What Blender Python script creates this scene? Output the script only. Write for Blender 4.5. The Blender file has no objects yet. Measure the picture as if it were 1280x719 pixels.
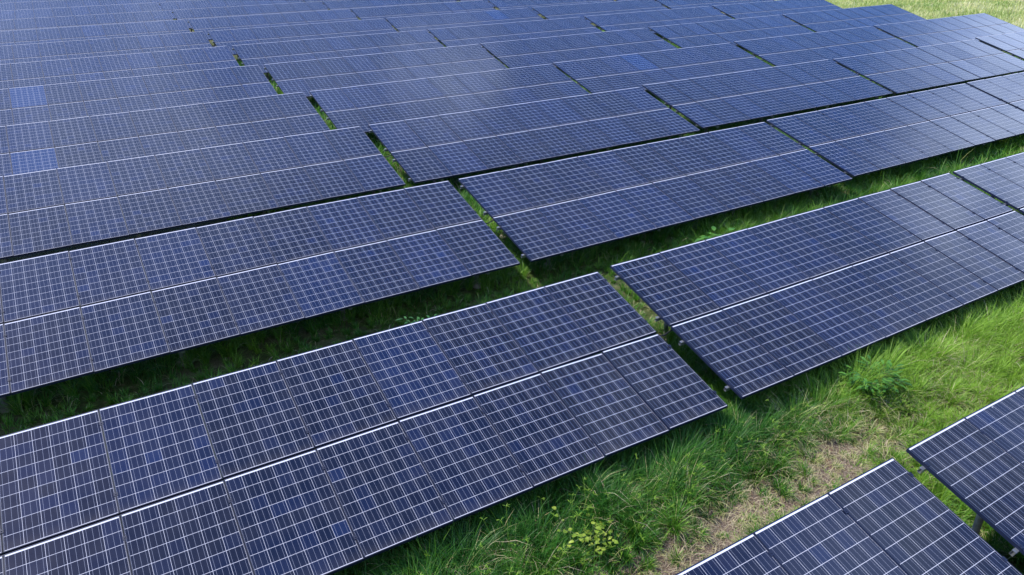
import bpy, bmesh, math, random
import numpy as np
from mathutils import Vector, Matrix, Euler
R = math.radians
scene = bpy.context.scene
col = scene.collection
rng = np.random.default_rng(11)
random.seed(5)

# ------------------------------------------------------------------ camera
YAW, PITCH, ROLL = 0.5337741756, 0.4636954735, -0.006324711
CAM = Vector((-6.547635782, -8.417027031, 5.012637955 + 1.30))
def cam_axes():
    cy, sy, cp, sp = math.cos(YAW), math.sin(YAW), math.cos(PITCH), math.sin(PITCH)
    f = Vector((sy*cp, cy*cp, -sp)); r = Vector((cy, -sy, 0)); u = r.cross(f)
    cr, sr = math.cos(ROLL), math.sin(ROLL)
    return cr*r + sr*u, -sr*r + cr*u, f
AR, AU, AF = cam_axes()
cd = bpy.data.cameras.new('camera'); cam = bpy.data.objects.new('camera', cd); col.objects.link(cam)
cd.sensor_width = 36.0; cd.lens = 36.0*925.52/1280.0
cd.clip_start = 0.1; cd.clip_end = 6000
cam.matrix_world = Matrix(((AR.x, AU.x, -AF.x, CAM.x), (AR.y, AU.y, -AF.y, CAM.y), (AR.z, AU.z, -AF.z, CAM.z), (0, 0, 0, 1)))
scene.camera = cam

# ------------------------------------------------------------------ sky, sun, exposure
SUN_AZ, SUN_EL = R(-40), R(56)            # azimuth from +Y towards +X
sun_dir = Vector((math.sin(SUN_AZ)*math.cos(SUN_EL), math.cos(SUN_AZ)*math.cos(SUN_EL), math.sin(SUN_EL)))
sl = bpy.data.lights.new('sun', 'SUN'); sl.energy = 5.0; sl.angle = R(0.7); sl.color = (1.0, 0.955, 0.88)
so = bpy.data.objects.new('sun', sl); col.objects.link(so)
so.rotation_euler = sun_dir.to_track_quat('Z', 'Y').to_euler()
world = bpy.data.worlds.new('World'); scene.world = world; world.use_nodes = True
wt = world.node_tree; wn = wt.nodes; wl = wt.links; wn.clear()
wo = wn.new('ShaderNodeOutputWorld'); bg = wn.new('ShaderNodeBackground'); wl.new(bg.outputs[0], wo.inputs[0])
sky = wn.new('ShaderNodeTexSky'); sky.sky_type = 'NISHITA'; sky.sun_disc = False
sky.sun_elevation = SUN_EL; sky.sun_rotation = SUN_AZ; sky.air_density = 1.15; sky.dust_density = 0.6; sky.ozone_density = 3.5
tc = wn.new('ShaderNodeTexCoord'); mp = wn.new('ShaderNodeMapping'); mp.inputs['Scale'].default_value = (1, 1, 1.2)
mp.inputs['Location'].default_value = (0.35, 0.9, 0.1)
wl.new(tc.outputs['Generated'], mp.inputs['Vector'])
nz = wn.new('ShaderNodeTexNoise'); nz.inputs['Scale'].default_value = 5.0; nz.inputs['Detail'].default_value = 6; nz.inputs['Roughness'].default_value = 0.55
wl.new(mp.outputs[0], nz.inputs['Vector'])
def wmath(op, a, b, clamp=False):
    nd = wn.new('ShaderNodeMath'); nd.operation = op; nd.use_clamp = clamp
    for k, v in enumerate((a, b)):
        if isinstance(v, bpy.types.NodeSocket): wl.new(v, nd.inputs[k])
        else: nd.inputs[k].default_value = v
    return nd.outputs[0]
# cloud banks: (azimuth from +Y to +X, elevation, inner/outer radius, cover)
cover = None
for az, el, r0, r1, k in ((80, 17, 4, 18, 0.85), (100, 38, 5, 22, 0.42), (32, 37, 0, 6, 0.36), (70, 52, 2, 8, 0.26), (2, 38, 3, 22, 0.24), (22, 18, 2, 14, 0.28), (200, 40, 10, 50, 0.7), (150, 20, 5, 30, 0.6)):
    a, e = R(az), R(el)
    vd = wn.new('ShaderNodeVectorMath'); vd.operation = 'DOT_PRODUCT'; wl.new(tc.outputs['Generated'], vd.inputs[0])
    vd.inputs[1].default_value = (math.sin(a)*math.cos(e), math.cos(a)*math.cos(e), math.sin(e))
    mr = wn.new('ShaderNodeMapRange'); mr.interpolation_type = 'SMOOTHSTEP'; wl.new(vd.outputs['Value'], mr.inputs['Value'])
    mr.inputs['From Min'].default_value = math.cos(R(r1)); mr.inputs['From Max'].default_value = math.cos(R(r0)); mr.inputs['To Max'].default_value = k
    cover = mr.outputs[0] if cover is None else wmath('MAXIMUM', cover, mr.outputs[0])
nn = wmath('MULTIPLY', wmath('SUBTRACT', nz.outputs['Fac'], 0.33), 3.6, True)
cover = wmath('MULTIPLY', cover, nn)
hs_ = wn.new('ShaderNodeHueSaturation'); hs_.inputs['Saturation'].default_value = 1.3; wl.new(sky.outputs[0], hs_.inputs['Color'])
mx = wn.new('ShaderNodeMix'); mx.data_type = 'RGBA'; mx.inputs['B'].default_value = (12.0, 14.2, 19.0, 1)
tn = wn.new('ShaderNodeMix'); tn.data_type = 'RGBA'; tn.blend_type = 'MULTIPLY'; tn.inputs['Factor'].default_value = 1
wl.new(hs_.outputs[0], tn.inputs['A']); tn.inputs['B'].default_value = (1.02, 1.0, 1.36, 1)
wl.new(cover, mx.inputs['Factor']); wl.new(tn.outputs['Result'], mx.inputs['A'])
wl.new(mx.outputs['Result'], bg.inputs[0]); bg.inputs[1].default_value = 0.135
scene.view_settings.view_transform = 'Standard'; scene.view_settings.look = 'None'
scene.view_settings.exposure = 0.5; scene.view_settings.gamma = 1; scene.view_settings.use_curve_mapping = False
scene.render.engine = 'CYCLES'
scene.cycles.max_bounces = 8; scene.cycles.transparent_max_bounces = 4

# ------------------------------------------------------------------ node helper
class NT:
    def __init__(s, name):
        s.m = bpy.data.materials.new(name); s.m.use_nodes = True; s.t = s.m.node_tree
        s.b = s.t.nodes['Principled BSDF']; s.out = s.t.nodes['Material Output']
    def n(s, typ, **kw):
        nd = s.t.nodes.new(typ)
        for k, v in kw.items(): setattr(nd, k, v)
        return nd
    def l(s, a, b): s.t.links.new(a, b)
    def setin(s, sock, v):
        if hasattr(v, 'links') or isinstance(v, bpy.types.NodeSocket): s.l(v, sock)
        else: sock.default_value = v
    def math(s, op, a, b=0.0, c=None, clamp=False):
        nd = s.n('ShaderNodeMath', operation=op); nd.use_clamp = clamp
        s.setin(nd.inputs[0], a); s.setin(nd.inputs[1], b)
        if c is not None: s.setin(nd.inputs[2], c)
        return nd.outputs[0]
    def mix(s, f, a, b):
        nd = s.n('ShaderNodeMix', data_type='RGBA')
        s.setin(nd.inputs['Factor'], f); s.setin(nd.inputs['A'], a); s.setin(nd.inputs['B'], b)
        return nd.outputs['Result']
    def noise(s, vec, scale, detail=4, rough=0.55):
        nd = s.n('ShaderNodeTexNoise'); s.l(vec, nd.inputs['Vector'])
        nd.inputs['Scale'].default_value = scale; nd.inputs['Detail'].default_value = detail; nd.inputs['Roughness'].default_value = rough
        return nd.outputs['Fac']
    def ramp(s, f, stops):
        nd = s.n('ShaderNodeValToRGB'); e = nd.color_ramp.elements
        while len(e) < len(stops): e.new(0.5)
        for i, (p, c) in enumerate(stops): e[i].position = p; e[i].color = (*c, 1)
        s.l(f, nd.inputs[0]); return nd.outputs['Color']
    def bump(s, h, strength, dist):
        nd = s.n('ShaderNodeBump'); nd.inputs['Strength'].default_value = strength; nd.inputs['Distance'].default_value = dist
        s.l(h, nd.inputs['Height']); s.l(nd.outputs[0], s.b.inputs['Normal'])

# ------------------------------------------------------------------ materials
PW, PH = 1.0075, 1.506
NCX, NCY = 6, 9
CU, CV = 0.1646, 0.1627
MU = (PW - NCX*CU)/2
MV = 0.0265                                  # top margin (under frame lip partly)
def cell_material():
    t = NT('photovoltaic_cells')
    uv = t.n('ShaderNodeUVMap'); uv.uv_map = 'UVMap'
    sep = t.n('ShaderNodeSeparateXYZ'); t.l(uv.outputs[0], sep.inputs[0])
    a = t.math('DIVIDE', t.math('SUBTRACT', sep.outputs[0], MU), CU)
    b = t.math('DIVIDE', t.math('SUBTRACT', sep.outputs[1], MV), CV)
    fa, fb = t.math('FRACT', a), t.math('FRACT', b)
    ia, ib = t.math('FLOOR', a), t.math('FLOOR', b)
    ina = t.math('MULTIPLY', t.math('GREATER_THAN', a, 0.0), t.math('LESS_THAN', a, float(NCX)))
    inb = t.math('MULTIPLY', t.math('GREATER_THAN', b, 0.0), t.math('LESS_THAN', b, float(NCY)))
    inside = t.math('MULTIPLY', ina, inb)
    ca = t.math('LESS_THAN', t.math('ABSOLUTE', t.math('SUBTRACT', fa, 0.5)), 0.5-0.0018/CU)
    cb = t.math('LESS_THAN', t.math('ABSOLUTE', t.math('SUBTRACT', fb, 0.5)), 0.5-0.0024/CV)
    cell = t.math('MULTIPLY', t.math('MULTIPLY', ca, cb), inside)
    # three busbars per cell, running down the panel
    tri = t.math('FRACT', t.math('MULTIPLY', a, 3.0))
    bus = t.math('MULTIPLY', t.math('LESS_THAN', t.math('ABSOLUTE', t.math('SUBTRACT', tri, 0.5)), 3*0.0012/CU), inside)
    oi = t.n('ShaderNodeObjectInfo')
    cmb = t.n('ShaderNodeCombineXYZ')
    t.l(ia, cmb.inputs[0]); t.l(ib, cmb.inputs[1]); t.l(t.math('MULTIPLY', oi.outputs['Random'], 517.0), cmb.inputs[2])
    wnz = t.n('ShaderNodeTexWhiteNoise', noise_dimensions='3D'); t.l(cmb.outputs[0], wnz.inputs['Vector'])
    r = wnz.outputs['Value']
    base = t.ramp(r, [(0.0, (0.0045, 0.0050, 0.0095)), (0.5, (0.005, 0.0062, 0.0135)), (0.85, (0.0065, 0.010, 0.029)), (0.98, (0.007, 0.013, 0.046)), (1.0, (0.008, 0.020, 0.075))])
    pr = t.n('ShaderNodeTexWhiteNoise', noise_dimensions='1D'); t.l(oi.outputs['Random'], pr.inputs['W'])
    pan = t.ramp(pr.outputs['Value'], [(0.0, (0.0045, 0.0055, 0.0105)), (0.5, (0.005, 0.007, 0.0155)), (0.85, (0.007, 0.011, 0.030)), (1.0, (0.007, 0.013, 0.040))])
    base = t.mix(0.58, base, pan)
    # crystal grain
    vor = t.n('ShaderNodeTexVoronoi'); vor.inputs['Scale'].default_value = 130; t.l(uv.outputs[0], vor.inputs['Vector'])
    g = t.math('ADD', 0.8, t.math('MULTIPLY', vor.outputs['Color'], 0.4))
    vm = t.n('ShaderNodeVectorMath', operation='SCALE'); t.l(base, vm.inputs[0]); t.l(g, vm.inputs['Scale']); base = vm.outputs[0]
    sc = t.n('ShaderNodeSeparateColor'); t.l(oi.outputs['Color'], sc.inputs[0])
    base = t.mix(sc.outputs[0], base, (0.003, 0.026, 0.105, 1))
    base = t.mix(bus, base, (0.17, 0.18, 0.22, 1))
    c2 = t.mix(cell, t.mix(inside, (0.56, 0.56, 0.60, 1), (0.39, 0.39, 0.42, 1)), base)
    busgap = t.math('MULTIPLY', bus, t.math('SUBTRACT', 1.0, cell))
    c2 = t.mix(busgap, c2, (0.40, 0.41, 0.45, 1))
    # a little dust
    geo = t.n('ShaderNodeNewGeometry')
    d = t.noise(geo.outputs['Position'], 3.0, 5, 0.6)
    dm = t.math('MULTIPLY', t.math('SUBTRACT', d, 0.35, clamp=True), 0.05)
    c2 = t.mix(dm, c2, (0.42, 0.38, 0.32, 1))
    # grime washed down to the lower frame lip, and a few droppings
    edge = t.math('MULTIPLY', t.math('SUBTRACT', sep.outputs[1], PH-0.16), 1.0/0.16, clamp=True)
    edge = t.math('MULTIPLY', t.math('MULTIPLY', edge, edge), t.math('MULTIPLY', t.noise(geo.outputs['Position'], 9.0, 4), 0.10))
    c2 = t.mix(edge, c2, (0.36, 0.30, 0.22, 1))
    sv = t.n('ShaderNodeTexVoronoi'); sv.inputs['Scale'].default_value = 1.7; t.l(geo.outputs['Position'], sv.inputs['Vector'])
    wob = t.math('MULTIPLY', t.noise(geo.outputs['Position'], 90.0, 2), 0.016)
    spc = t.n('ShaderNodeSeparateColor'); t.l(sv.outputs['Color'], spc.inputs[0])
    drop = t.math('MULTIPLY', t.math('LESS_THAN', t.math('ADD', sv.outputs['Distance'], wob), 0.024), t.math('GREATER_THAN', spc.outputs[0], 0.75))
    c2 = t.mix(t.math('MULTIPLY', drop, 0.55), c2, (0.5, 0.5, 0.47, 1))
    t.l(c2, t.b.inputs['Base Color'])
    t.setin(t.b.inputs['Roughness'], t.math('ADD', 0.055, t.math('MULTIPLY', d, 0.07)))
    t.b.inputs['IOR'].default_value = 1.5
    return t.m
def simple(name, c, rough=0.5, metal=0.0, var=0.15, scale=8.0, bump=0.0):
    t = NT(name); tcn = t.n('ShaderNodeTexCoord')
    f = t.noise(tcn.outputs['Object'], scale, 5)
    a = tuple(min(1, x*(1-var)) for x in c); b = tuple(min(1, x*(1+var)) for x in c)
    t.l(t.ramp(f, [(0.3, a), (0.7, b)]), t.b.inputs['Base Color'])
    t.b.inputs['Roughness'].default_value = rough; t.b.inputs['Metallic'].default_value = metal
    if bump: t.bump(f, 0.5, bump)
    if name.startswith('black'): t.b.inputs['Specular IOR Level'].default_value = 0.3
    return t.m
M = {
 'cells': cell_material(),
 'frame': simple('black_anodised_frame', (0.007, 0.012, 0.032), 0.6, 0.0),
 'back': simple('backsheet_underside', (0.55, 0.55, 0.53), 0.6),
 'galv': simple('galvanised_steel', (0.34, 0.36, 0.38), 0.42, 0.85, 0.2, 20),
 'post': simple('weathered_galvanised_post', (0.20, 0.19, 0.17), 0.65, 0.3, 0.3, 14),
 'cable': simple('black_cable', (0.012, 0.012, 0.012), 0.5),
 'concrete': simple('concrete_footing', (0.22, 0.19, 0.15), 0.9, 0, 0.2, 12, 0.01),
}
def ground_material():
    t = NT('soil_and_thatch'); g = t.n('ShaderNodeNewGeometry'); P = g.outputs['Position']
    n1 = t.noise(P, 0.55, 6, 0.6); n2 = t.noise(P, 9.0, 8, 0.65); n3 = t.noise(P, 60.0, 6, 0.7)
    soil = t.ramp(n3, [(0.34, (0.070, 0.046, 0.030)), (0.5, (0.24, 0.175, 0.125)), (0.66, (0.48, 0.39, 0.31))])
    thatch = t.ramp(n2, [(0.3, (0.040, 0.055, 0.014)), (0.55, (0.075, 0.095, 0.024)), (0.75, (0.19, 0.17, 0.08))])
    sp = t.n('ShaderNodeSeparateXYZ'); t.l(P, sp.inputs[0])
    # far meadow: drier
    far = t.math('MULTIPLY', t.math('SUBTRACT', sp.outputs[0], 36.0), 0.2, clamp=True)
    dry = t.ramp(t.noise(P, 0.35, 7, 0.65), [(0.34, (0.22, 0.26, 0.08)), (0.5, (0.38, 0.36, 0.17)), (0.64, (0.52, 0.47, 0.28))])
    # path along the front lane
    wig = t.math('MULTIPLY', t.math('SUBTRACT', t.noise(P, 0.9, 5, 0.6), 0.5), 1.6)
    dy = t.math('ABSOLUTE', t.math('ADD', t.math('ADD', sp.outputs[1], 4.15), wig))
    pm = t.math('SUBTRACT', 1.0, t.math('MULTIPLY', dy, 1.7), clamp=True)
    pm = t.math('MULTIPLY', pm, 2.5, clamp=True)
    inx = t.math('MULTIPLY', t.math('SUBTRACT', 2.6, sp.outputs[0]), 1.0, clamp=True)
    pm = t.math('MULTIPLY', pm, inx)
    red = t.mix(t.math('MULTIPLY', t.math('SUBTRACT', t.noise(P, 2.2, 3), 0.60, clamp=True), 6.0, clamp=True), soil, (0.26, 0.13, 0.08, 1))
    c = t.mix(t.math('MULTIPLY', t.math('SUBTRACT', n1, 0.5, clamp=True), 3.0, clamp=True), thatch, soil)
    c = t.mix(pm, c, red); c = t.mix(far, c, dry)
    t.l(c, t.b.inputs['Base Color']); t.b.inputs['Roughness'].default_value = 0.95
    t.b.inputs['Specular IOR Level'].default_value = 0.15
    t.bump(t.math('ADD', n3, n2), 1.0, 0.06)
    return t.m
def blade_material(name, stops, trans=0.35):
    t = NT(name)
    at = t.n('ShaderNodeAttribute'); at.attribute_name = 'tint'
    t.l(t.ramp(at.outputs['Fac'], stops), t.b.inputs['Base Color'])
    colr = t.t.nodes[-1]
    t.b.inputs['Roughness'].default_value = 0.48; t.b.inputs['Specular IOR Level'].default_value = 0.35
    tr = t.n('ShaderNodeBsdfTranslucent')
    t.l(t.b.inputs['Base Color'].links[0].from_socket, tr.inputs[0])
    ms = t.n('ShaderNodeMixShader'); ms.inputs[0].default_value = trans
    t.l(t.b.outputs[0], ms.inputs[1]); t.l(tr.outputs[0], ms.inputs[2]); t.l(ms.outputs[0], t.out.inputs[0])
    return t.m
M['ground'] = ground_material()
# tint: 0..0.6 greens, 0.6..0.8 yellow-green, 0.8..1 straw
M['grass'] = blade_material('grass_blades', [(0.0, (0.012, 0.070, 0.010)), (0.3, (0.036, 0.150, 0.014)), (0.55, (0.125, 0.285, 0.022)), (0.70, (0.25, 0.42, 0.04)), (0.86, (0.46, 0.41, 0.19)), (1.0, (0.55, 0.47, 0.32))])
M['meadow'] = blade_material('dry_meadow_blades', [(0.0, (0.20, 0.32, 0.06)), (0.45, (0.42, 0.47, 0.15)), (1.0, (0.70, 0.66, 0.38))])
M['leaf_yellow'] = blade_material('yellow_green_leaf', [(0.0, (0.17, 0.27, 0.02)), (1.0, (0.34, 0.42, 0.05))])
M['leaf_dark'] = blade_material('deep_green_leaf', [(0.0, (0.02, 0.10, 0.02)), (1.0, (0.06, 0.19, 0.04))])
M['leaf_mid'] = blade_material('mid_green_leaf', [(0.0, (0.035, 0.13, 0.015)), (1.0, (0.10, 0.25, 0.03))])
M['stem'] = simple('green_stem', (0.07, 0.11, 0.03), 0.6)

# ------------------------------------------------------------------ object helpers
def obj(name, me, mat, parent=None):
    o = bpy.data.objects.new(name, me)
    if mat is not None:
        for m in (mat if isinstance(mat, (list, tuple)) else [mat]): me.materials.append(m)
    if parent: o.parent = parent
    col.objects.link(o); return o
def mesh_from(name, fn):
    bm = bmesh.new(); fn(bm); me = bpy.data.meshes.new(name); bm.to_mesh(me); bm.free(); return me
def box(bm, x0, x1, y0, y1, z0, z1, mi=0):
    vs = [bm.verts.new(p) for p in ((x0,y0,z0),(x1,y0,z0),(x1,y1,z0),(x0,y1,z0),(x0,y0,z1),(x1,y0,z1),(x1,y1,z1),(x0,y1,z1))]
    fs = []
    for q in ((3,2,1,0),(4,5,6,7),(0,1,5,4),(1,2,6,5),(2,3,7,6),(3,0,4,7)):
        f = bm.faces.new([vs[i] for i in q]); f.material_index = mi; fs.append(f)
    return fs
def tube(bm, pts, rad, seg=8, cap=True):
    rings = []
    pts = [Vector(p) for p in pts]
    for i, p in enumerate(pts):
        d = (pts[min(i+1, len(pts)-1)] - pts[max(i-1, 0)]).normalized()
        a = d.orthogonal().normalized() if abs(d.z) < 0.9 else Vector((1, 0, 0)).cross(d).normalized()
        if i and len(rings):
            a = (pa - d*pa.dot(d)).normalized()
        pa = a; b = d.cross(a)
        rr = rad[i] if isinstance(rad, (list, tuple)) else rad
        rings.append([bm.verts.new(p + rr*(math.cos(2*math.pi*k/seg)*a + math.sin(2*math.pi*k/seg)*b)) for k in range(seg)])
    for r0, r1 in zip(rings, rings[1:]):
        for k in range(seg): bm.faces.new((r0[k], r0[(k+1) % seg], r1[(k+1) % seg], r1[k]))
    if cap:
        bm.faces.new(rings[0][::-1]); bm.faces.new(rings[-1])
def tag(o, label=None, cat=None, group=None, kind=None):
    if label: o['label'] = label
    if cat: o['category'] = cat
    if group: o['group'] = group
    if kind: o['kind'] = kind

# ------------------------------------------------------------------ ground sheet
def axis(lo, hi, core0, core1, step):
    a = list(np.arange(core0, core1+1e-6, step)); s = step; x = core1
    while x < hi: s *= 1.35; x += s; a.append(min(x, hi))
    s = step; x = core0
    while x > lo: s *= 1.35; x -= s; a.insert(0, max(x, lo))
    return np.array(a)
def gh(x, y):
    return 0.035*np.sin(x*0.9+1.3)*np.cos(y*1.1) + 0.02*np.sin(x*2.3+y*1.7) + 0.012*np.sin(x*5.1-y*4.3)
gx, gy = axis(-2500, 2500, -12, 24, 0.3), axis(-2500, 2500, -14, 16, 0.3)
X, Y = np.meshgrid(gx, gy); Z = gh(X, Y)
verts = np.stack([X.ravel(), Y.ravel(), Z.ravel()], 1); nxg, nyg = len(gx), len(gy)
faces = [(j*nxg+i, j*nxg+i+1, (j+1)*nxg+i+1, (j+1)*nxg+i) for j in range(nyg-1) for i in range(nxg-1)]
me = bpy.data.meshes.new('ground'); me.from_pydata(verts.tolist(), [], faces)
for p in me.polygons: p.use_smooth = True
tag(obj('ground', me, M['ground']), kind='structure')

# ------------------------------------------------------------------ solar table
TH = R(14.7); CT, ST = math.cos(TH), math.sin(TH)
PU, PV = 1.0125, 1.531
NC = 9
L = (NC-1)*PU + PW; D = PV + PH
ZTOP = 1.30                                  # far (high) edge above the ground
def plane_pt(u, v, w=0.0):                   # u along row from the left end, v down the slope from the high edge, w along the normal
    return Vector((u - L/2, D*CT/2 - v*CT - w*ST, ZTOP - v*ST + w*CT))
FT = 0.042
def lam_fn(bm):
    uvl = bm.loops.layers.uv.new('UVMap')
    fs = box(bm, -PW/2+0.003, PW/2-0.003, -PH/2+0.003, PH/2-0.003, -0.010, -0.003, 1)
    top = fs[1]; top.material_index = 0
    for f in fs:
        for lp in f.loops: lp[uvl].uv = (lp.vert.co.x + PW/2, PH/2 - lp.vert.co.y)
    box(bm, -0.06, 0.06, PH/2-0.22, PH/2-0.12, -0.032, -0.0105, 2)     # junction box underneath
def frame_fn(bm):
    w = 0.0095
    for x0, x1, y0, y1 in ((-PW/2, PW/2, PH/2-w, PH/2), (-PW/2, PW/2, -PH/2, -PH/2+w),
                           (-PW/2, -PW/2+w, -PH/2+w, PH/2-w), (PW/2-w, PW/2, -PH/2+w, PH/2-w)):
        box(bm, x0, x1, y0, y1, -FT, 0.0)
    bmesh.ops.remove_doubles(bm, verts=bm.verts, dist=1e-5)
lam_me = mesh_from('solar_panel', lam_fn)
for m in (M['cells'], M['back'], M['cable']): lam_me.materials.append(m)
frame_me = mesh_from('panel_frame', frame_fn); frame_me.materials.append(M['frame'])
def purlin_fn(bm, x0, x1):                   # open C section, lips inwards
    h, w, t = 0.062, 0.040, 0.003
    box(bm, x0, x1, -w/2, -w/2+t, -h, 0)
    box(bm, x0, x1, -w/2+t, w/2, -t, 0)
    box(bm, x0, x1, -w/2+t, w/2, -h, -h+t)
    box(bm, x0, x1, w/2-t, w/2, -0.018, -t)
    box(bm, x0, x1, w/2-t, w/2, -h+t, -h+0.018)
purlin_me = mesh_from('purlin', lambda bm: purlin_fn(bm, -L/2-0.055, L/2+0.03)); purlin_me.materials.append(M['galv'])
rafter_me = mesh_from('rafter', lambda bm: box(bm, -0.024, 0.024, -1.40, 1.40, -0.09, 0)); rafter_me.materials.append(M['galv'])
def post_mesh(h):
    def f(bm):
        tube(bm, [(0, 0, -0.35), (0, 0, h)], 0.040, 12)
        box(bm, -0.055, 0.055, -0.055, 0.055, h, h+0.008)
    me = mesh_from('post', f); me.materials.append(M['post']); return me
foot_me = mesh_from('footing', lambda bm: tube(bm, [(0,0,-0.3), (0,0,-0.01), (0,0,0.012)], [0.11, 0.11, 0.10], 14)); foot_me.materials.append(M['concrete'])
def clamp_fn(bm):
    box(bm, -0.020, 0.020, -0.022, 0.022, 0.0005, 0.0045); tube(bm, [(0, 0, 0.0045), (0, 0, 0.011)], 0.0065, 6)
clamp_me = mesh_from('clamp', clamp_fn); clamp_me.materials.append(M['frame'])
PURL = (0.23, 1.26, 1.82, 2.78); RAFT = (0.80, 3.22, 5.87, 8.52); POSTV = (0.62, 2.42)
ROT = Euler((TH, 0, 0))
def child(name, me, parent, loc, rot=None):
    o = bpy.data.objects.new(name, me); o.parent = parent; o.location = loc
    if rot: o.rotation_euler = rot
    col.objects.link(o); return o
wr = FT + 0.062
post_mes = {}
for v in POSTV:
    p = plane_pt(0, v, -wr-0.09); post_mes[v] = post_mesh(p.z - 0.012)
def build_table(name='solar_table'):
    t = bpy.data.objects.new(name, None); t.empty_display_size = 0.3; col.objects.link(t)
    for j in range(2):
        for i in range(NC):
            p = child('solar_panel', lam_me, t, plane_pt(i*PU + PW/2, j*PV + PH/2), ROT)
            child('panel_frame', frame_me, p, (0, 0, 0))
    for v in PURL: child('purlin', purlin_me, t, plane_pt(L/2, v, -FT-0.0005), ROT)
    for u in RAFT:
        child('rafter', rafter_me, t, plane_pt(u, D/2, -wr-0.001), ROT)
        for v in POSTV:
            b = plane_pt(u, v); q = child('post', post_mes[v], t, (b.x, plane_pt(u, v, -wr-0.09).y, 0))
            child('footing', foot_me, q, (0, 0, 0))
    return t
def kids(o): return [c for c in ALL if c.parent == o]
proto = build_table()
proto_parts = []
for o in list(col.objects):
    if o.parent == proto: proto_parts.append((o, [c for c in col.objects if c.parent == o]))
def copy_table():
    r = proto.copy(); col.objects.link(r)
    for o, subs in proto_parts:
        c = o.copy(); c.parent = r; col.objects.link(c)
        for s in subs:
            d = s.copy(); d.parent = c; col.objects.link(d)
    return r
# positions (left end x, high edge y, height offset), row 0 nearest
LEN = L
ROWS = {
 0: (-5.20, {-1: (-0.12-LEN, -5.22, .02, 1), 0: (0.12, -5.22, .04, 1)}),
 1: (0.0,   {-1: (0.0-LEN, 0.0, 0, 1), 0: (0.235, -0.02, .05, 1), 1: (9.50, -0.02, .05, 1)}),
 2: (5.15,  {-1: (-0.06-LEN, 5.19, .05, 1), 0: (0.17, 5.17, .05, 1.014), 1: (9.61, 5.28, .05, 1.02), 2: (19.05, 5.32, .05, 1.02)}),
 3: (10.5,  {-1: (-0.06-LEN, 10.5, .06, 1), 0: (0.18, 10.49, .06, 1.02), 1: (9.74, 10.66, .06, 1.01), 2: (19.10, 10.59, .06, 1.04), 3: (29.08, 10.83, .06, 1.04)}),
}
Y = [None]*4 + [15.62, 21.4, 26.9, 32.4, 38.1, 43.6, 49.1, 54.6, 60.1, 65.6, 71.1, 76.6, 82.1]
for r in range(4, 17):
    d = {}
    yy = Y[r]
    for c, (x, dy, s) in {-2: (-18.55, -0.1, 1), -1: (-0.08-LEN, 0, 1), 0: (0.14, 0, 1.02), 1: (9.58, .09, 1.02), 2: (19.22, .22, 1.04), 3: (28.95, .26, 1.07)}.items():
        d[c] = (x, yy+dy*(1 if r < 8 else 0.5), .06, s)
    ROWS[r] = (yy, d)
def project(p):
    v = Vector(p) - CAM; z = v.dot(AF)
    if z < 0.05: return None
    return 640 + 925.52*v.dot(AR)/z, 359.5 - 925.52*v.dot(AU)/z
tables = []
first = True
for r, (yy, d) in ROWS.items():
    vis = []
    for c in sorted(d):
        x, y, z, s = d[c]
        ok = 0
        for fu in np.linspace(0, 1, 12):
            for v in (0, D/2, D):
                q = project((x+LEN*s*fu, y - v*CT, ZTOP+z-v*ST))
                if q and 0 <= q[0] <= 1280 and 0 <= q[1] <= 719: ok += 1
        if ok: vis.append(c)
    for n, c in enumerate(vis):
        x, y, z, s = d[c]
        t = proto if first else copy_table(); first = False
        t.location = (x + LEN*s/2, y - D*CT/2, z); t.scale = (s, 1, 1)
        t.rotation_euler = (R(random.uniform(-.12, .12)) if r > 2 else 0, 0, 0)
        tables.append((r, c, n, len(vis), t))
print('TABLES', len(tables), [(r, sum(1 for a in tables if a[0] == r)) for r in ROWS])
ORD = ['first', 'second', 'third', 'fourth', 'fifth', 'sixth', 'seventh', 'eighth', 'ninth', 'tenth', 'eleventh', 'twelfth', 'thirteenth', 'fourteenth', 'fifteenth', 'sixteenth', 'seventeenth']
LAB = {(0, -1): 'nearest panel table at the bottom edge, beside the bare brown ground',
       (0, 0): 'panel table cut off in the lower right corner, steel purlin ends showing',
       (1, -1): 'large panel table filling the lower left, two paler panels at its right end',
       (1, 0): 'panel table right of centre above the bright green grass, bluish cells',
       (2, -1): 'panel table at left just behind the large lower left one, above the dark grass',
       (2, 0): 'panel table at centre whose near left corner shows a steel post and bracket',
       (1, 1): 'panel table clipped by the right edge, front row but one, beside the narrow gap'}
for r, c, n, nv, t in tables:
    if (r, c) in LAB: lab = LAB[(r, c)]
    elif n == nv-1 and nv > 2: lab = 'rightmost panel table in the %s row from the front' % ORD[r]
    else: lab = '%s panel table from the left in the %s row from the front' % (ORD[n], ORD[r])
    tag(t, lab, 'solar panels', 'tables of dark blue solar panels set out in rows')
for r, c, n, nv, t in tables:
    if r <= 2:
        for v in PURL:
            for i in range(NC+1):
                u = min(max(i*PU - 0.0024, 0.012), L-0.012)
                child('clamp', clamp_me, t, plane_pt(u, v, 0), ROT)
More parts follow.
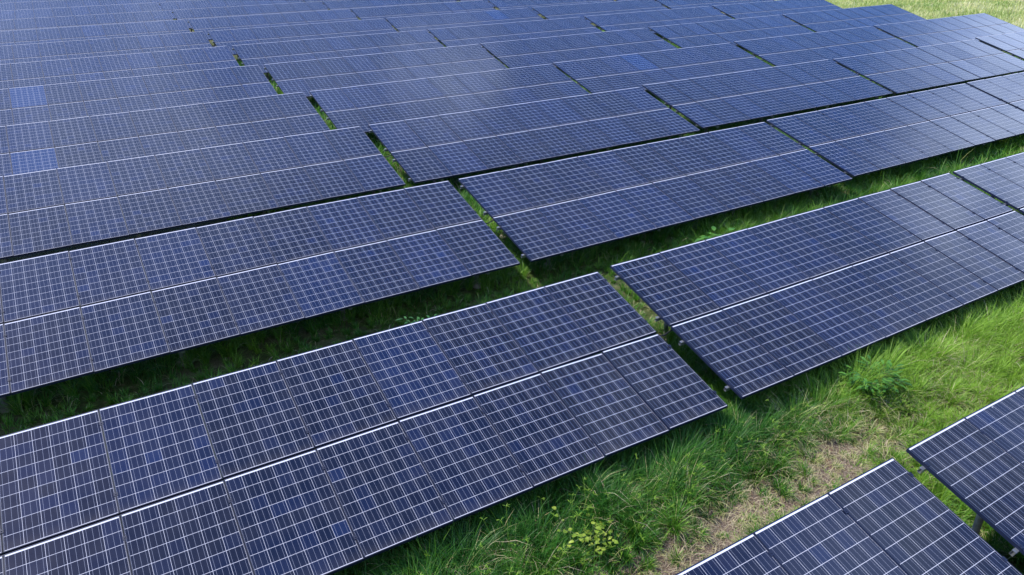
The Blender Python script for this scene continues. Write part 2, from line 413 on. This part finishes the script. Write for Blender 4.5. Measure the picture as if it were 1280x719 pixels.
# individual panels: slight misalignment, default tint, a few clearly bluer panels
special = []
cobj = {}
for o in col.objects:
    if o.name.startswith('solar_panel'):
        o.color = (0, 0, 0, 1); cobj.setdefault(o.parent.name, []).append(o)
for r, c, n, nv, t in tables:
    ps = cobj[t.name]; ps.sort(key=lambda o: (-round(o.location.y, 2), o.location.x))
    colx = [random.uniform(-1, 1) for _ in range(NC)]
    for k, o in enumerate(ps):
        j, i = divmod(k, NC)
        o.rotation_euler = (TH + R(random.uniform(-.10, .10)), R(0.6*colx[i] + random.uniform(-.15, .15)), 0)
        o.color = (max(0, random.gauss(0.0, 0.03)), 0, 0, 1)
    if (r, c) == (1, -1): ps[17].rotation_euler = (TH-R(.3), R(1.2), 0); ps[16].rotation_euler = (TH-R(.3), R(1.4), 0)
BLUE = [(0.5, 122, ), (42, 204), (797, 76), (617, 11)]
bpy.context.view_layer.update()
for (bx, by) in [(32, 122), (42, 204), (797, 76), (622, 14)]:
    # ray from the camera to the tables: nearest panel hit along that sight line
    d = AF + AR*((bx-640)/925.52) + AU*((359.5-by)/925.52)
    best = None
    for r, c, n, nv, t in tables:
        n0 = Vector((0, -ST, CT)); p0 = t.location + Vector((0, D*CT/2, ZTOP))
        den = d.dot(n0); k = (p0-CAM).dot(n0)/den
        h = CAM + d*k - t.location
        u = h.x/t.scale.x + LEN/2; v = (D*CT/2 - h.y)/CT
        if 0 <= u <= LEN and 0 <= v <= D and (best is None or k < best[0]): best = (k, t, int(u/PU), int(v/PV))
    if best:
        o = cobj[best[1].name][min(1, best[3])*NC + min(NC-1, best[2])]; o.color = (0.5, 0, 0, 1); o['label'] = 'panel with visibly brighter blue cells'

# cables bridging the gaps between neighbouring tables
gaps = [((0.0, 0.235), 0.0, .03, 'in the gap between the two big front tables'), ((-0.06, 0.17), 5.18, .05, 'in the gap in the third row near the centre'),
        ((-0.06, 0.18), 10.5, .06, 'in the gap in the fourth row, left of centre')]
for (xa, xb), y, z, where in gaps:
    yv = y - 1.53*CT; zz = ZTOP + z - 1.53*ST - 0.07
    me = mesh_from('cable', lambda bm: tube(bm, [(xa-0.3, 0.02, 0.0), (xa-0.02, 0, -0.01), ((xa+xb)/2, -0.01, -0.035), (xb+0.02, 0.01, -0.01), (xb+0.3, 0.02, 0)], 0.011, 8))
    o = obj('cable', me, M['cable']); o.location = (0, yv, zz); tag(o, 'black cable bridging two tables ' + where, 'cable', 'cables bridging the gaps')

# ------------------------------------------------------------------ vegetation
def vnoise(x, y, s, seed):
    x = np.asarray(x)*s + seed*17.13; y = np.asarray(y)*s + seed*7.77
    ix, iy = np.floor(x).astype(np.int64), np.floor(y).astype(np.int64); fx, fy = x-ix, y-iy
    fx, fy = fx*fx*(3-2*fx), fy*fy*(3-2*fy)
    def h(a, b):
        v = np.sin(a*127.1 + b*311.7 + seed*74.7)*43758.5453; return v - np.floor(v)
    return (h(ix,iy)*(1-fx)+h(ix+1,iy)*fx)*(1-fy) + (h(ix,iy+1)*(1-fx)+h(ix+1,iy+1)*fx)*fy
def fbm(x, y, s, seed): return 0.55*vnoise(x, y, s, seed)+0.28*vnoise(x, y, s*2.1, seed+1)+0.17*vnoise(x, y, s*4.3, seed+2)
def in_view(x, y, margin=90):
    px = np.stack([x-CAM.x, y-CAM.y, np.full_like(x, 0.2-CAM.z)], 1)
    z = px@np.array(AF); u = 640+925.52*(px@np.array(AR))/z; v = 359.5-925.52*(px@np.array(AU))/z
    return (z > 0.5) & (u > -margin) & (u < 1280+margin) & (v > -margin) & (v < 719+margin)
def ceiling(x, y):                            # lowest height of a table's underside over (x, y)
    c = np.full(x.shape, 9.0)
    for r, (yy, d) in ROWS.items():
        for k, (x0, y0, z0, s) in d.items():
            m = (x > x0-0.12) & (x < x0+LEN*s+0.08) & (y < y0+0.05) & (y > y0-D*CT-0.05)
            c = np.where(m, ZTOP+z0+(y-y0)*ST/CT-0.06, c)
    return c
def path_mask(x, y):
    w = (fbm(x, y, 0.9, 3)-0.5)*0.9
    m = np.clip(1.15-np.abs(y+4.10+w-0.12*x)*1.9, 0, 1)*np.clip((2.6-x)*0.8, 0, 1)*np.clip((vnoise(x, y, 1.1, 77)-0.12)*4, 0.3, 1)
    b = np.clip(1.2-np.hypot(x-1.45, (y-0.05)*0.7)*2.2, 0, 1)
    return np.maximum(m, b)
def blades(name, x, y, h, w, tint, mat, leandir, lean, label):
    n = len(x); zb = gh(x, y)-0.02
    ts = np.array([0.0, 0.38, 0.72, 1.0]); ws = np.array([1.0, 0.9, 0.6, 0.0])
    face = leandir + np.pi/2 + rng.normal(0, 0.5, n)
    dx, dy = np.cos(leandir), np.sin(leandir); sx, sy = np.cos(face), np.sin(face)
    V = np.empty((n, 7, 3), np.float32); k = 0
    for t_, w_ in zip(ts, ws):
        out = lean*h*(t_**1.8); up = h*t_*np.sqrt(np.clip(1-(lean*t_*0.85)**2, 0.06, 1))
        cx, cy, cz = x+dx*out, y+dy*out, zb+up
        if w_ > 0:
            for s in (-1, 1):
                V[:, k, 0] = cx+s*sx*w*w_/2; V[:, k, 1] = cy+s*sy*w*w_/2; V[:, k, 2] = cz; k += 1
        else: V[:, k, 0] = cx; V[:, k, 1] = cy; V[:, k, 2] = cz; k += 1
    me = bpy.data.meshes.new(name); me.vertices.add(n*7); me.vertices.foreach_set('co', V.ravel())
    b = (np.arange(n)*7)[:, None]
    li = np.concatenate([b+np.array([[0,1,3,2]]), b+np.array([[2,3,5,4]]), b+np.array([[4,5,6]])], 1)   # 11 loops a blade
    me.loops.add(n*11); me.loops.foreach_set('vertex_index', li.ravel().astype(np.int32))
    me.polygons.add(n*3)
    ls = (np.arange(n)*11)[:, None]+np.array([[0, 4, 8]]); me.polygons.foreach_set('loop_start', ls.ravel().astype(np.int32))
    me.polygons.foreach_set('use_smooth', np.ones(n*3, bool))
    me.update(calc_edges=True)
    a = me.attributes.new('tint', 'FLOAT', 'POINT'); a.data.foreach_set('value', np.repeat(tint, 7).astype(np.float32))
    o = obj(name, me, mat); tag(o, label, 'grass', kind='stuff'); return o
def lane_grass():
    XS = []
    def scatter(x0, x1, y0, y1, dens):
        n = int((x1-x0)*(y1-y0)*dens); return rng.uniform(x0, x1, n), rng.uniform(y0, y1, n)
    regs = [(-9, 12, -8.2, -2.2, 3400), (-10, 14, -2.2, 4.2, 1500), (12, 26, -4, 5, 500), (-4, 22, 4.2, 10, 420), (-3, 34, 10, 30, 130), (14, 40, 0, 10, 130)]
    ax, ay, asz = [], [], []
    for x0, x1, y0, y1, dn in regs:
        x, y = scatter(x0, x1, y0, y1, dn)
        k = in_view(x, y); x, y = x[k], y[k]
        ax.append(x); ay.append(y); asz.append(np.full(len(x), math.sqrt(1500/dn)))
    x, y, sz = np.concatenate(ax), np.concatenate(ay), np.concatenate(asz)
    # pull blades towards tuft centres
    g = 0.24; cxi, cyi = np.floor(x/g), np.floor(y/g)
    def hs(a, b, s):
        v = np.sin(a*12.9898+b*78.233+s*37.7)*43758.5453; return v-np.floor(v)
    tx, ty = (cxi+hs(cxi, cyi, 1))*g, (cyi+hs(cxi, cyi, 2))*g
    pull = 0.62*(hs(cxi, cyi, 3) > 0.25); near = sz < 1.3
    x = np.where(near, x+(tx-x)*pull, x); y = np.where(near, y+(ty-y)*pull, y)
    pm = path_mask(x, y)
    patch = fbm(x, y, 0.8, 9); patch2 = fbm(x, y, 2.4, 21)
    keep = rng.random(len(x)) < np.clip(1.12-pm*0.62, 0.1, 1)*np.where(near, np.clip(0.5+patch2*1.1, 0, 1), 1)
    x, y, sz, pm, patch, patch2, cxi, cyi, near, tx, ty = [q[keep] for q in (x, y, sz, pm, patch, patch2, cxi, cyi, near, tx, ty)]
    n = len(x)
    # heights: lush under and before the table edges, low towards the open lane
    lush = np.clip(1.0-np.abs(y+3.15)/0.8, 0, 1)
    h = (0.17+0.20*patch+0.16*lush+0.16*hs(cxi, cyi, 4))*rng.uniform(0.55, 1.25, n)*(1-0.68*pm)
    h *= np.clip(1.0-0.35*np.clip((-y-3.4)/1.0, 0, 1)*(y > -8), 0.5, 1)
    back = (y > 0) & (y < 2.6)
    h = np.where(back, h*np.clip(0.42+0.16*(x-1.0), 0.42, 1.0)*np.where(rng.random(n) < 0.03, 1.7, 1), h)
    h = np.where((x > 0.8) & (y < -3.1), h*np.clip(0.75+fbm(x, y, 1.7, 61)*0.6, 0.75, 1.25), h)
    top = ceiling(x, y); h = np.minimum(h, np.clip(top-0.16, 0.05, 9)*rng.uniform(0.7, 1.0, n))
    leandir = np.arctan2(y-ty, x-tx) + rng.normal(0, 0.7, n)
    main = fbm(x, y, 0.5, 40)*2*np.pi*1.5
    leandir = np.where(rng.random(n) < 0.15, main+rng.normal(0, 0.7, n), leandir)
    lean = np.clip(rng.normal(0.62, 0.25, n), 0.05, 1.15)
    under = top < 5
    tint = 0.16+0.34*patch+rng.normal(0, 0.10, n)+0.22*patch2
    tint += 0.30*np.clip((x-0.5)/3.5, 0, 1)*(y < -3.1)            # yellower right-hand lane
    tint -= 0.16*lush*(x < 1.5)
    tint = np.clip(tint, 0.02, 0.67)
    tint = np.where(rng.random(n) < 0.04+0.42*pm+0.22*np.clip(fbm(x, y, 1.3, 91)*3-1.1, 0, 1)*(y < -3.2), rng.uniform(0.78, 1.0, n), tint)
    lean = np.where(tint > 0.76, np.clip(lean+0.4, 0, 1.25), lean)
    tint = np.clip(tint, 0.02, 1)
    w = rng.uniform(0.004, 0.012, n)*np.clip(sz, 0.9, 3.5)
    return blades('grass', x, y, h, w, tint, M['grass'], leandir, lean, 'long green grass growing in the lanes under and between the tables')
lane_grass()
def litter():                                 # dry stalks and clods lying on the bare ground
    n = 9000; x = rng.uniform(-4, 3.2, n); y = rng.uniform(-5.6, -3.0, n); pm = path_mask(x, y)
    k = in_view(x, y) & (rng.random(n) < pm*0.9+0.03); x, y = x[k], y[k]; n = len(x)
    blades('dry_straw', x, y, rng.uniform(0.06, 0.22, n), rng.uniform(0.003, 0.007, n), rng.uniform(0.80, 1.0, n), M['grass'], rng.uniform(0, 6.28, n), rng.uniform(1.05, 1.25, n), 'pale dry straw lying on the bare ground')
litter()
def seed_stalks():
    n = 900; x = rng.uniform(-6, 9, n); y = rng.uniform(-5.4, -3.3, n)
    k = in_view(x, y) & (ceiling(x, y) > 5) & (path_mask(x, y) < 0.6); x, y = x[k], y[k]
    bm = bmesh.new()
    for a, b in zip(x, y):
        h = random.uniform(0.35, 0.62); ang = random.uniform(0, 6.28); ln = random.uniform(0.08, 0.28); z0 = float(gh(a, b))
        pts = [Vector((a+math.cos(ang)*ln*t*t, b+math.sin(ang)*ln*t*t, z0+h*t)) for t in (0, .35, .7, 1)]
        tube(bm, pts, [0.0016, 0.0015, 0.0013, 0.001], 4, False)
        for q in range(random.randint(3, 6)):
            a2 = random.uniform(0, 6.28); tip = pts[-1]+Vector((math.cos(a2)*0.045, math.sin(a2)*0.045, random.uniform(-.005, .04)))
            tube(bm, [pts[-1], (pts[-1]+tip)/2+Vector((0, 0, .006)), tip], [0.0012, 0.0024, 0.0012], 4, False)
    me = bpy.data.meshes.new('seed_stalks'); bm.to_mesh(me); bm.free()
    a = me.attributes.new('tint', 'FLOAT', 'POINT'); a.data.foreach_set('value', np.full(len(me.vertices), 0.70, np.float32))
    tag(obj('seeding_grass', me, M['grass']), 'thin pale seed heads standing above the green grass', 'grass', kind='stuff')
seed_stalks()
def meadow():
    n = 200000
    x = rng.uniform(36, 95, n); y = rng.uniform(2, 70, n)
    k = in_view(x, y, 30) & (ceiling(x, y) > 5) & ((x > 39.6) | (y < 14)); x, y = x[k], y[k]; n = len(x)
    p = fbm(x, y, 0.25, 5)*0.6+fbm(x, y, 1.2, 6)*0.5
    t = np.clip((p-0.35)*2.2+rng.normal(0, 0.15, n), 0, 1)
    blades('meadow_grass', x, y, rng.uniform(0.15, 0.45, n)*(0.5+p), rng.uniform(0.03, 0.07, n), t, M['meadow'], rng.uniform(0, 6.28, n), rng.uniform(0.1, 0.9, n), 'pale dry meadow grass beyond the far right end of the rows')
meadow()

def leaf(bm, p, d, length, width, droop, kind='oval'):
    d = d.normalized(); side = d.cross(Vector((0, 0, 1))).normalized(); up = side.cross(d)
    prof = {'oval': [(0, .05), (.25, .8), (.5, 1), (.78, .62), (1, 0.02)], 'heart': [(-.08, .35), (.12, .95), (.4, 1), (.72, .6), (1, .02)], 'lance': [(0, .1), (.25, .75), (.55, .9), (.8, .5), (1, .02)]}[kind]
    rows = []
    for s, w in prof:
        c = p + d*length*s - Vector((0, 0, 1))*droop*length*s*s
        rows.append([bm.verts.new(c - side*width*w/2 + up*width*w*.13), bm.verts.new(c), bm.verts.new(c + side*width*w/2 + up*width*w*.13)])
    for a, b in zip(rows, rows[1:]):
        bm.faces.new((a[0], a[1], b[1], b[0])); bm.faces.new((a[1], a[2], b[2], b[1]))
def plant(name, loc, mat, nst, h, spread, llen, lw, kind, per, label, cat='weed', creeping=False, seed=1):
    rd = random.Random(seed)
    root = bpy.data.objects.new(name, None); root.location = (loc[0], loc[1], float(gh(loc[0], loc[1]))); root.empty_display_size = .1; col.objects.link(root)
    bs, bl = bmesh.new(), bmesh.new()
    for s in range(nst):
        ang = 2*math.pi*s/nst + rd.uniform(-.4, .4); out = spread*rd.uniform(.5, 1); hh = h*rd.uniform(.6, 1)
        if creeping: pts = [Vector((math.cos(ang+.3*math.sin(t*4))*out*t, math.sin(ang+.3*math.sin(t*4))*out*t, (hh*(.75+.25*math.sin(t*5+s)) if t > 0 else 0))) for t in (0, .15, .3, .45, .6, .8, 1)]
        else: pts = [Vector((math.cos(ang)*out*t**1.6, math.sin(ang)*out*t**1.6, hh*t)) for t in (0, .25, .5, .75, 1)]
        tube(bs, pts, [0.006*(1-.7*i/len(pts)) for i in range(len(pts))], 6, False)
        for k in range(per):
            t = (k+1)/per if creeping else .3+.7*(k+1)/per
            f = t*(len(pts)-1); i = min(int(f), len(pts)-2); p = pts[i].lerp(pts[i+1], f-i)
            a2 = ang + (1 if k % 2 else -1)*rd.uniform(.5, 1.5) if t < .95 else ang
            d = Vector((math.cos(a2), math.sin(a2), rd.uniform(.05, .5)))
            tip = p + d.normalized()*llen*.3
            tube(bs, [p, tip], [.002, .0012], 4, False)
            leaf(bl, tip, d, llen*rd.uniform(.7, 1.15), lw*rd.uniform(.75, 1.1), rd.uniform(.1, .5), kind)
    ms = bpy.data.meshes.new('stem'); bs.to_mesh(ms); bs.free(); obj('stem', ms, M['stem'], root)
    ml = bpy.data.meshes.new('foliage'); bl.to_mesh(ml); bl.free()
    vals = np.array([0.5+0.5*math.sin(v.co.x*31+v.co.y*17) for v in ml.vertices], np.float32)
    a = ml.attributes.new('tint', 'FLOAT', 'POINT'); a.data.foreach_set('value', vals)
    for p in ml.polygons: p.use_smooth = True
    obj('foliage', ml, M[mat], root); tag(root, label, cat)
    return root
plant('leafy_weed', (2.42, -3.42), 'leaf_mid', 18, .58, .36, .14, .045, 'lance', 18, 'bushy dark green weed with narrow leaves in the lane, in front of the right-hand table', seed=3)
plant('creeping_weed', (-2.72, -3.62), 'leaf_yellow', 9, .34, .50, .055, .05, 'heart', 9, 'creeping weed with small bright yellow-green leaves at the bottom centre', creeping=True, seed=4)
plant('broadleaf_weed', (4.35, 1.65), 'leaf_mid', 8, .40, .32, .22, .12, 'oval', 4, 'low weed with broad dark leaves in the shade behind the right-hand table', seed=5)
plant('sapling_weed', (17.2, 2.9), 'leaf_yellow', 9, .50, .30, .18, .09, 'oval', 7, 'bright yellow-green weed standing in the shaded lane near the right edge', seed=6)
plant('fern_weed', (-2.35, 1.55), 'leaf_dark', 9, .40, .34, .13, .045, 'lance', 10, 'dim ferny weed in the dark grass between the two left tables', seed=7)
